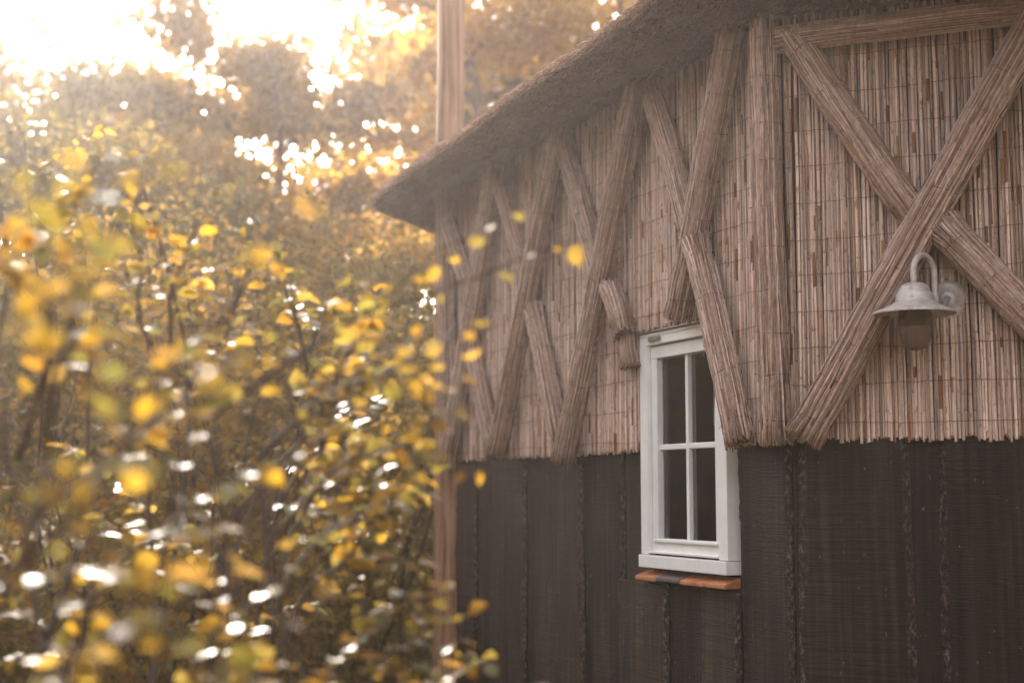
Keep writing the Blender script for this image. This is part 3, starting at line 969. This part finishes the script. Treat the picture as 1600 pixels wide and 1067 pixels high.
for a in np.linspace(0, math.pi, 22)[1:]:
    arm.append(Vector((cc.x, cc.y, zc)) + dirb * (math.cos(a) * hr) + Vector((0, 0, math.sin(a) * 0.062)))
e = arm[-1]
arm.append(e + Vector((0, 0, -0.06)))
arm.append(e + Vector((0, 0, -0.10)) - dirb * 0.006)
arm.append(e + Vector((0, 0, -0.125)) - dirb * 0.022)
arm.append(Vector((pw.x, pw.y, LZ + 0.005)))
mb.tube(arm, 0.0105, 14)
mb.build('gooseneck_arm', M['zinc'], lamp, smooth=True)
mb = MB()
prof = [(0.062, 0.03), (0.063, 0.050), (0.060, 0.055), (0.048, 0.059), (0.030, 0.061), (0.027, 0.068), (0.018, 0.072), (0.0005, 0.073)]
nn_ = 40
for (r, o_) in prof:
    for k in range(nn_):
        a = 2 * math.pi * k / nn_
        mb.v.append(tuple(W('R', LS + math.cos(a) * r, o_, LZ + math.sin(a) * r * 1.05)))
for j in range(len(prof) - 1):
    for k in range(nn_):
        a = j * nn_ + k; b_ = j * nn_ + (k + 1) % nn_
        mb.f.append((a, b_, b_ + nn_, a + nn_))
mb.f.append(tuple(range(nn_)))
mb.build('wall_plate', M['zinc'], lamp, smooth=True)

for sg in (-1, 1):
    mb = MB()
    mb.tube([W('R', LS + 0.04 * sg, 0.055, LZ - 0.022 * sg), W('R', LS + 0.04 * sg, 0.0635, LZ - 0.022 * sg)], 0.0055, 8)
    mb.build('screw', M['metal_dark'], lamp, smooth=False)

# ------------------------------------------------------------------ shrubs
def leaf_mesh(name, mat, length, width, curl, fold):
    """ovate leaf with a folded midrib, drooping tip and a short stalk"""
    mb = MB()
    prof = [0.02, 0.55, 0.92, 1.0, 0.86, 0.52, 0.04]
    n = len(prof)
    for i, w in enumerate(prof):
        t = i / (n - 1)
        x = t * length
        z = -curl * length * t * t
        hw = w * width / 2
        mb.v += [(x, -hw, z + fold * hw), (x, 0, z), (x, hw, z + fold * hw)]
    for i in range(n - 1):
        a = i * 3
        mb.f += [(a, a + 3, a + 4, a + 1), (a + 1, a + 4, a + 5, a + 2)]
    mb.tube([Vector((-length * 0.22, 0, length * 0.02)), Vector((0.002, 0, 0))], length * 0.012, 3, None, False)
    me = mb.mesh(name, True)
    at = me.attributes.new('tint', 'FLOAT_COLOR', 'POINT')
    at.data.foreach_set('color', np.zeros(len(mb.v) * 4, np.float32))
    me.materials.append(mat)
    return me
LEAF = {}
for key in ('leaf_yellow', 'leaf_green', 'leaf_brown'):
    LEAF[key] = [leaf_mesh(key, M[key], 0.056, 0.042, 0.18, 0.22), leaf_mesh(key, M[key], 0.048, 0.040, 0.30, 0.35), leaf_mesh(key, M[key], 0.062, 0.040, 0.10, 0.12)]

def branch_curve(p0, p1, rn, lift=0.15, n=7):
    L = (p1 - p0).length
    pts = []
    for i in range(n + 1):
        t = i / n
        p = p0.lerp(p1, t)
        p.z += lift * L * math.sin(math.pi * t) * 0.5
        p += Vector((noise.noise(Vector((t * 3 + p0.x * 9, p1.z * 5, 1))), noise.noise(Vector((t * 3, p1.x * 7, 2 + p0.z))), noise.noise(Vector((t * 2.5, p1.y * 7, 5))))) * L * 0.07
        pts.append(p)
    return pts

def leaf_matrix(p, d, rn, sc):
    x = d.normalized()
    up = Vector((rn.gauss(0, 0.45), rn.gauss(0, 0.45), 1)).normalized()
    y = up.cross(x)
    if y.length < 1e-3: y = Vector((0, 1, 0))
    y.normalize()
    z = x.cross(y)
    m_ = Matrix((x, y, z)).transposed().to_4x4()
    return Matrix.Translation(p) @ m_ @ Matrix.Scale(sc, 4)

SHRUB_GROUP = 'yellowing shrubs in front of the house'
def shrub(loc, label, targets, mix, seed, nstem=4, height=2.0, spread=0.5, leaf_scale=1.0, nleaf=300, extra=0, per=14, group=SHRUB_GROUP, stem_r=0.012):
    """targets: world points that branches reach for; the rest is grown at random"""
    rn = random.Random(seed)
    root = Vector(loc)
    sh = thing('leafy_shrub', label, 'shrub', root, group)
    stems = []
    for k in range(nstem):
        a = rn.uniform(0, 2 * math.pi)
        b0 = root + Vector((rn.uniform(-0.08, 0.08), rn.uniform(-0.08, 0.08), -0.03))
        tp = root + Vector((math.cos(a) * spread * rn.uniform(0.3, 0.8), math.sin(a) * spread * rn.uniform(0.3, 0.8), height * rn.uniform(0.75, 1.05)))
        pts = branch_curve(b0, tp, rn, 0.05, 12)
        mb = MB()
        mb.tube(pts, [stem_r * (1 - 0.75 * i / 12) for i in range(13)], 7)
        mb.build('stem', M['twig'], sh, smooth=True)
        stems.append(pts)
    slots = []
    def grow(p0, p1, r, leafy=0.25, count=per):
        pts = branch_curve(p0, p1, rn)
        mb = MB()
        n_ = len(pts) - 1
        mb.tube(pts, [r * (1 - 0.75 * i / n_) for i in range(n_ + 1)], 5)
        mb.build('branch', M['twig'], sh, smooth=True)
        for q in range(count):
            t = leafy + (1 - leafy) * (q + rn.random() * 0.6) / count
            f = min(t, 0.999) * n_
            i = int(f)
            p = pts[i].lerp(pts[i + 1], f - i)
            dr = (pts[i + 1] - pts[i]).normalized()
            sd = dr.cross(Vector((0, 0, 1)))
            sd = sd.normalized() * (1 if q % 2 else -1) if sd.length > 1e-3 else Vector((1, 0, 0))
            d = (dr * rn.uniform(0.3, 0.9) + sd * rn.uniform(0.5, 1.1) + Vector((0, 0, rn.uniform(-0.6, 0.25)))).normalized()
            slots.append((p + d * 0.012, d))
        return pts
    for tg in targets:
        tg = Vector(tg)
        best = min(((pt, (pt - tg).length) for st_ in stems for pt in st_[3:]), key=lambda q: q[1] + abs(q[0].z - (tg.z - 0.25)) * 1.5)[0]
        pts = grow(best, tg, 0.006, 0.3, per + 4)
        for q in range(2):
            i = rn.choice((3, 4, 5))
            dv = (tg - best) * rn.uniform(0.3, 0.5) + Vector((rn.gauss(0, 0.08), rn.gauss(0, 0.08), rn.gauss(0, 0.10)))
            grow(pts[i], pts[i] + dv, 0.003, 0.15, per // 2 + 2)
    while len(slots) < nleaf + extra:
        st_ = rn.choice(stems)
        i = rn.randint(3, 11)
        a = rn.uniform(0, 2 * math.pi)
        l_ = spread * rn.uniform(0.4, 1.0)
        grow(st_[i], st_[i] + Vector((math.cos(a) * l_, math.sin(a) * l_, l_ * rn.uniform(-0.1, 0.7))), 0.004, 0.2, per)
    rn.shuffle(slots)
    keys = [k for k, w in mix for _ in range(w)]
    for (p, d) in slots[:nleaf]:
        me = rn.choice(LEAF[rn.choice(keys)])
        o = bpy.data.objects.new('leaf', me)
        col.objects.link(o)
        o.parent = sh
        o.matrix_basis = Matrix.Translation(-root) @ leaf_matrix(p, d, rn, leaf_scale * rn.uniform(0.7, 1.25))
    rest = slots[nleaf:]
    if rest:
        leafcloud('foliage', M[mix[0][0]], [tuple(p) for p, d in rest], [tuple(d) for p, d in rest], 0.052 * leaf_scale, sh, 'stuff', 0.75)
    return sh

Y3 = [('leaf_yellow', 4), ('leaf_green', 3), ('leaf_brown', 3)]
Y2 = [('leaf_yellow', 3), ('leaf_green', 3), ('leaf_brown', 2)]
Y1 = [('leaf_yellow', 2), ('leaf_green', 2), ('leaf_brown', 4)]
shrub((-0.62, 1.55, 0), 'nearest yellow shrub at the left edge with the largest leaves',
      [(-0.44, 1.45, 1.85), (-0.32, 1.6, 1.76), (-0.50, 1.5, 1.95), (-0.38, 1.5, 1.5), (-0.28, 1.6, 1.40), (-0.48, 1.55, 1.62)], Y3, 11, 2, 1.95, 0.26, 0.70, 90, 0, 6)
shrub((-0.85, 2.2, 0), 'yellow shrub at the lower left behind the nearest one',
      [(-0.62, 2.1, 1.87), (-0.48, 2.2, 1.74), (-0.73, 2.1, 1.97), (-0.54, 2.0, 1.5), (-0.44, 2.25, 1.32), (-0.65, 2.2, 1.38), (-0.35, 2.1, 1.62)], Y3, 18, 3, 2.0, 0.36, 0.74, 190)
shrub((-0.42, 2.45, 0), 'slender sapling with a few yellow leaves before the house corner',
      [(-0.05, 2.35, 1.74), (-0.10, 2.35, 1.67), (0.12, 2.45, 2.02), (-0.04, 2.3, 1.86), (-0.14, 2.25, 1.80)], [('leaf_yellow', 1)], 19, 2, 1.95, 0.2, 0.62, 64, 0, 6, stem_r=0.008)
shrub((-0.50, 2.5, 0), 'low yellow shrub in the foreground at the bottom left centre',
      [(-0.26, 2.55, 1.36), (-0.38, 2.4, 1.23), (-0.2, 2.55, 1.25), (-0.14, 2.6, 1.37), (-0.05, 2.6, 1.31), (0.05, 2.6, 1.27), (-0.45, 2.3, 1.39)], Y2, 12, 3, 1.25, 0.34, 0.72, 250)
shrub((-0.42, 2.95, 0), 'yellow green shrub with long twigs reaching across the house corner',
      [(-0.22, 2.8, 1.62), (-0.25, 2.9, 1.60), (-0.31, 2.9, 1.49), (-0.22, 2.7, 1.58), (-0.34, 3.0, 1.74), (-0.29, 2.85, 1.70), (-0.25, 2.9, 1.84), (-0.30, 2.8, 1.95)], Y2, 13, 3, 2.1, 0.32, 0.74, 250)
shrub((-1.05, 3.0, 0), 'tall golden shrub behind the nearest ones at the far left',
      [(-0.8, 2.9, 2.05), (-0.65, 2.9, 2.15), (-0.9, 2.85, 2.2), (-0.55, 3.0, 1.95)], Y2, 14, 3, 2.25, 0.45, 0.74, 280)
shrub((-0.75, 3.5, 0), 'grey green and yellow shrub in the middle of the thicket',
      [(-0.45, 3.4, 2.05), (-0.55, 3.3, 2.15), (-0.4, 3.5, 1.8)], Y2, 15, 3, 2.2, 0.45, 0.74, 280)
shrub((-2.5, 8.0, 0), 'tall shrub with gold leaves under the bright sky at left', [], Y2, 16, 4, 3.4, 0.85, 1.2, 300, 600)
shrub((-1.55, 8.3, 0), 'brownish shrub deep in the thicket left of the house', [], Y1, 17, 4, 2.9, 0.8, 1.2, 300, 700)

# ------------------------------------------------------------------ dense small leaved bushes and trees
def bush(loc, rx, ry, h, label, mat, n, size, seed, group='small leaved bushes behind the shrubs'):
    rn = np.random.default_rng(seed)
    root = Vector(loc)
    b_ = thing('dense_bush', label, 'bush', root, group)
    r2 = random.Random(seed)
    for k in range(6):
        a = r2.uniform(0, 6.28)
        tp = root + Vector((math.cos(a) * rx * 0.6, math.sin(a) * ry * 0.6, h * r2.uniform(0.6, 0.9)))
        mb = MB(); pts = branch_curve(root + Vector((r2.uniform(-.1, .1), r2.uniform(-.1, .1), -0.05)), tp, r2, 0.05, 8)
        mb.tube(pts, [0.02 * (1 - 0.7 * i / 8) for i in range(9)], 6)
        mb.build('stem', M['twig'], b_, smooth=True)
    cl = rn.normal(0, 0.42, (70, 3)); cl[:, 2] = rn.uniform(0.05, 1, 70)
    k = rn.integers(0, 70, n)
    u = cl[k] + rn.normal(0, 0.13, (n, 3))
    P = np.stack([root.x + u[:, 0] * rx, root.y + u[:, 1] * ry, np.abs(u[:, 2]) * h + 0.05], 1)
    D = np.stack([u[:, 0], u[:, 1], rn.uniform(-0.3, 0.3, n)], 1)
    leafcloud('foliage', mat, P, D, size, b_, 'stuff', 0.6)
bush((-1.0, 9.6, 0), 0.9, 0.7, 3.0, 'dark olive bush beside the corner pole of the house', M['leaf_olive'], 9000, 0.04, 31)
bush((-2.3, 9.6, 0), 1.2, 0.9, 3.0, 'brown bush in the shade behind the yellow shrubs', M['leaf_brown'], 8000, 0.05, 32)
bush((-3.9, 10.0, 0), 1.3, 1.0, 3.6, 'olive bush at the far left below the sky gap', M['leaf_olive'], 8000, 0.05, 33)
bush((-0.6, 12.5, 0), 1.4, 1.0, 3.4, 'olive bush behind the house corner', M['leaf_olive'], 9000, 0.05, 34)

bush((-5.6, 9.6, 0), 1.3, 1.3, 4.6, 'big dark bush just left of the picture', M['leaf_olive'], 14000, 0.08, 35)
bush((-6.6, 11.6, 0), 1.5, 1.4, 5.2, 'tall dark bush further left of the picture', M['leaf_olive'], 14000, 0.09, 36)
bush((-5.2, 7.4, 0), 1.1, 1.1, 4.0, 'golden bush just left of the picture', M['leaf_brown'], 11000, 0.08, 37)

def tree(loc, h, crown, cz0, label, mat, bark, n, size, seed, trunk_r=0.12, group='autumn trees behind the house', lean=(0, 0), nlimb=16):
    rn = random.Random(seed); rr = np.random.default_rng(seed)
    root = Vector(loc)
    t_ = thing('autumn_tree', label, 'tree', root, group)
    top = root + Vector((lean[0], lean[1], h))
    mb = MB()
    pts = branch_curve(root + Vector((0, 0, -0.1)), top, rn, 0.0, 12)
    mb.tube(pts, [trunk_r * (1.15 - i / 12) + 0.01 for i in range(13)], 10)
    ends = []
    for k in range(nlimb):
        t = cz0 / h + (0.97 - cz0 / h) * (k + rn.random()) / nlimb
        f = t * 12; i = min(11, int(f))
        p = pts[i].lerp(pts[i + 1], f - i)
        a = k * 2.4 + rn.uniform(-0.5, 0.5)
        reach = crown * (0.55 + 0.6 * math.sin(math.pi * min(1, max(0.08, (t - cz0 / h) / (1 - cz0 / h + 1e-6)) ** 0.8))) * rn.uniform(0.6, 1.05)
        e = p + Vector((math.cos(a) * reach, math.sin(a) * reach, reach * rn.uniform(0.05, 0.6)))
        bp = branch_curve(p, e, rn, 0.1, 6)
        mb.tube(bp, [trunk_r * 0.3 * (1 - 0.8 * q / 6) + 0.004 for q in range(7)], 5)
        for q in (2, 3, 4, 5, 6):
            ends.append(bp[q])
            for _ in range(2):
                e2 = bp[q] + Vector((rn.gauss(0, 0.3), rn.gauss(0, 0.3), rn.gauss(0.05, 0.22))) * crown * 0.5
                mb.tube([bp[q], e2], [trunk_r * 0.06 + 0.003, 0.003], 4)
                ends.append(e2)
    mb.build('trunk', bark, t_, smooth=True)
    E_ = np.array([tuple(e) for e in ends])
    k = rr.integers(0, len(E_), n)
    P = E_[k] + rr.normal(0, 1, (n, 3)) * np.array([0.17, 0.17, 0.13]) * crown * 0.62
    D = P - E_[k]; D[:, 2] -= 0.1
    tint = (rr.random(len(E_))[k] * 0.7 + rr.random(n) * 0.3)
    leafcloud('crown', mat, P, D, size, t_, 'stuff', 0.62, tint)
LB_, LO_, LY_ = M['leaf_brown'], M['leaf_olive'], M['leaf_yellow']
TREES = [
    ((-0.75, 17.0, 0), 9.5, 1.9, 1.4, 'tall golden brown tree right behind the wooden pole', M['leaf_gold'], M['bark'], 18000, 0.12, 41, 0.13),
    ((1.6, 19.0, 0), 11.5, 2.6, 2.0, 'tall golden tree above the thatched eave', M['leaf_gold'], M['bark'], 20400, 0.12, 42, 0.16),
    ((-2.7, 16.0, 0), 6.2, 1.6, 1.2, 'low brown tree between the sky gap and the pole', LB_, M['pinebark'], 19000, 0.115, 43, 0.12),
    ((-4.0, 17.5, 0), 7.2, 1.8, 1.0, 'hazy brown tree under the bright sky', LB_, M['bark'], 19000, 0.115, 44, 0.12),
    ((-5.6, 19.0, 0), 7.2, 2.0, 1.0, 'hazy olive tree at left under the glare', LO_, M['bark'], 19000, 0.115, 45, 0.12),
    ((-7.6, 20.5, 0), 7.5, 2.2, 1.0, 'hazy golden tree at the left edge under the glare', LB_, M['bark'], 19000, 0.115, 46, 0.13),
    ((4.2, 21.0, 0), 12.0, 2.8, 2.0, 'tall tree hidden behind the roof at right', M['leaf_gold'], M['bark'], 15600, 0.13, 47, 0.16),
    ((-1.1, 22.0, 0), 9.5, 2.0, 1.5, 'olive tree far behind the gap of bright sky', LO_, M['bark'], 22000, 0.13, 48, 0.15),
    ((-3.4, 13.0, 0), 4.6, 1.4, 0.8, 'small olive tree with a reddish trunk in the thicket', LO_, M['pinebark'], 14000, 0.085, 49, 0.10),
    ((0.3, 24.0, 0), 12.0, 3.0, 2.0, 'golden tree far behind the pole', M['leaf_gold'], M['bark'], 18000, 0.14, 54, 0.16),
    ((-7.5, 9.5, 0), 7.5, 2.2, 0.8, 'golden tree left of the picture edge', LB_, M['bark'], 10000, 0.11, 50, 0.13),
    ((-9.0, 6.5, 0), 8.0, 2.4, 0.8, 'olive tree left of the picture edge', LO_, M['bark'], 10000, 0.11, 51, 0.13),
    ((-9.5, 12.5, 0), 8.0, 2.4, 0.8, 'brown tree left of the picture edge', LB_, M['bark'], 10000, 0.11, 52, 0.13),
    ((-11.0, 9.0, 0), 9.0, 2.6, 0.8, 'large olive tree left of the picture edge', LO_, M['bark'], 12000, 0.12, 53, 0.15),
]
for t in TREES: tree(*t)

# low ground cover under the trees
rr = np.random.default_rng(98)
n = 34000
gx = rr.uniform(-9, 2.0, n); gy = rr.uniform(10.2, 22, n)
P = np.stack([gx, gy, rr.random(n) ** 1.5 * (0.55 + 0.35 * np.sin(gx * 2.1 + gy))], 1)
leafcloud('ground_cover', M['leaf_olive'], P, np.tile([0.0, 0.0, 0.6], (n, 1)), 0.11, None, 'stuff', 0.5)
gc = bpy.data.objects['ground_cover']
tag(gc, 'dark olive ground cover under the trees', 'undergrowth')

# far wood as one mass, plus an unseen ring added to block low light
rr = np.random.default_rng(99)
n = 190000
th = rr.uniform(R(-180), R(180), n)
dist = rr.uniform(30, 46, n)
hh = 4.6 + 1.5 * np.sin(th * 19) + 0.9 * np.sin(th * 43 + 1) + np.where((th > R(-34)) & (th < R(2)), 3.2, 0)
P = np.stack([np.sin(th) * dist, np.cos(th) * dist, hh * rr.random(n) ** 0.7], 1)
back = np.abs(th) > R(62)  # sides and rear: nearer, taller leaves added unseen to cut low sky light
dist = np.where(back, rr.uniform(15, 24, n), dist)
hh = np.where(back, 8.5 + 1.8 * np.sin(th * 9) + 1.0 * np.sin(th * 31), hh)
P = np.stack([np.sin(th) * dist, np.cos(th) * dist, hh * rr.random(n) ** 0.7], 1)
fw = leafcloud('far_wood_and_screen', M['leaf_olive'], P, rr.normal(0, 1, (n, 3)), 0.30, None, 'stuff', 0.8)
tag(fw, 'hazy far wood behind all the trees, with an unseen ring added to block low light', 'wood')

# ------------------------------------------------------------------ haze
mb = MB()
x0, x1, y0, y1, z0, z1 = -112, 112, -112, 112, -1.3, 14.5
mb.hexa([(x0, y0, z0), (x1, y0, z0), (x1, y1, z0), (x0, y1, z0), (x0, y0, z1), (x1, y0, z1), (x1, y1, z1), (x0, y1, z1)])
hm, nt, out = new_mat('haze_air')
b = N(nt)
pv = b.n('VolumePrincipled', {'Color': (0.95, 0.88, 0.83, 1), 'Density': 0.0018, 'Anisotropy': 0.66})
b.link(pv.outputs[0], out.inputs['Volume'])
hz = mb.build('haze', hm, kind='stuff')
tag(hz, 'warm morning haze filling the air of the clearing', 'haze')
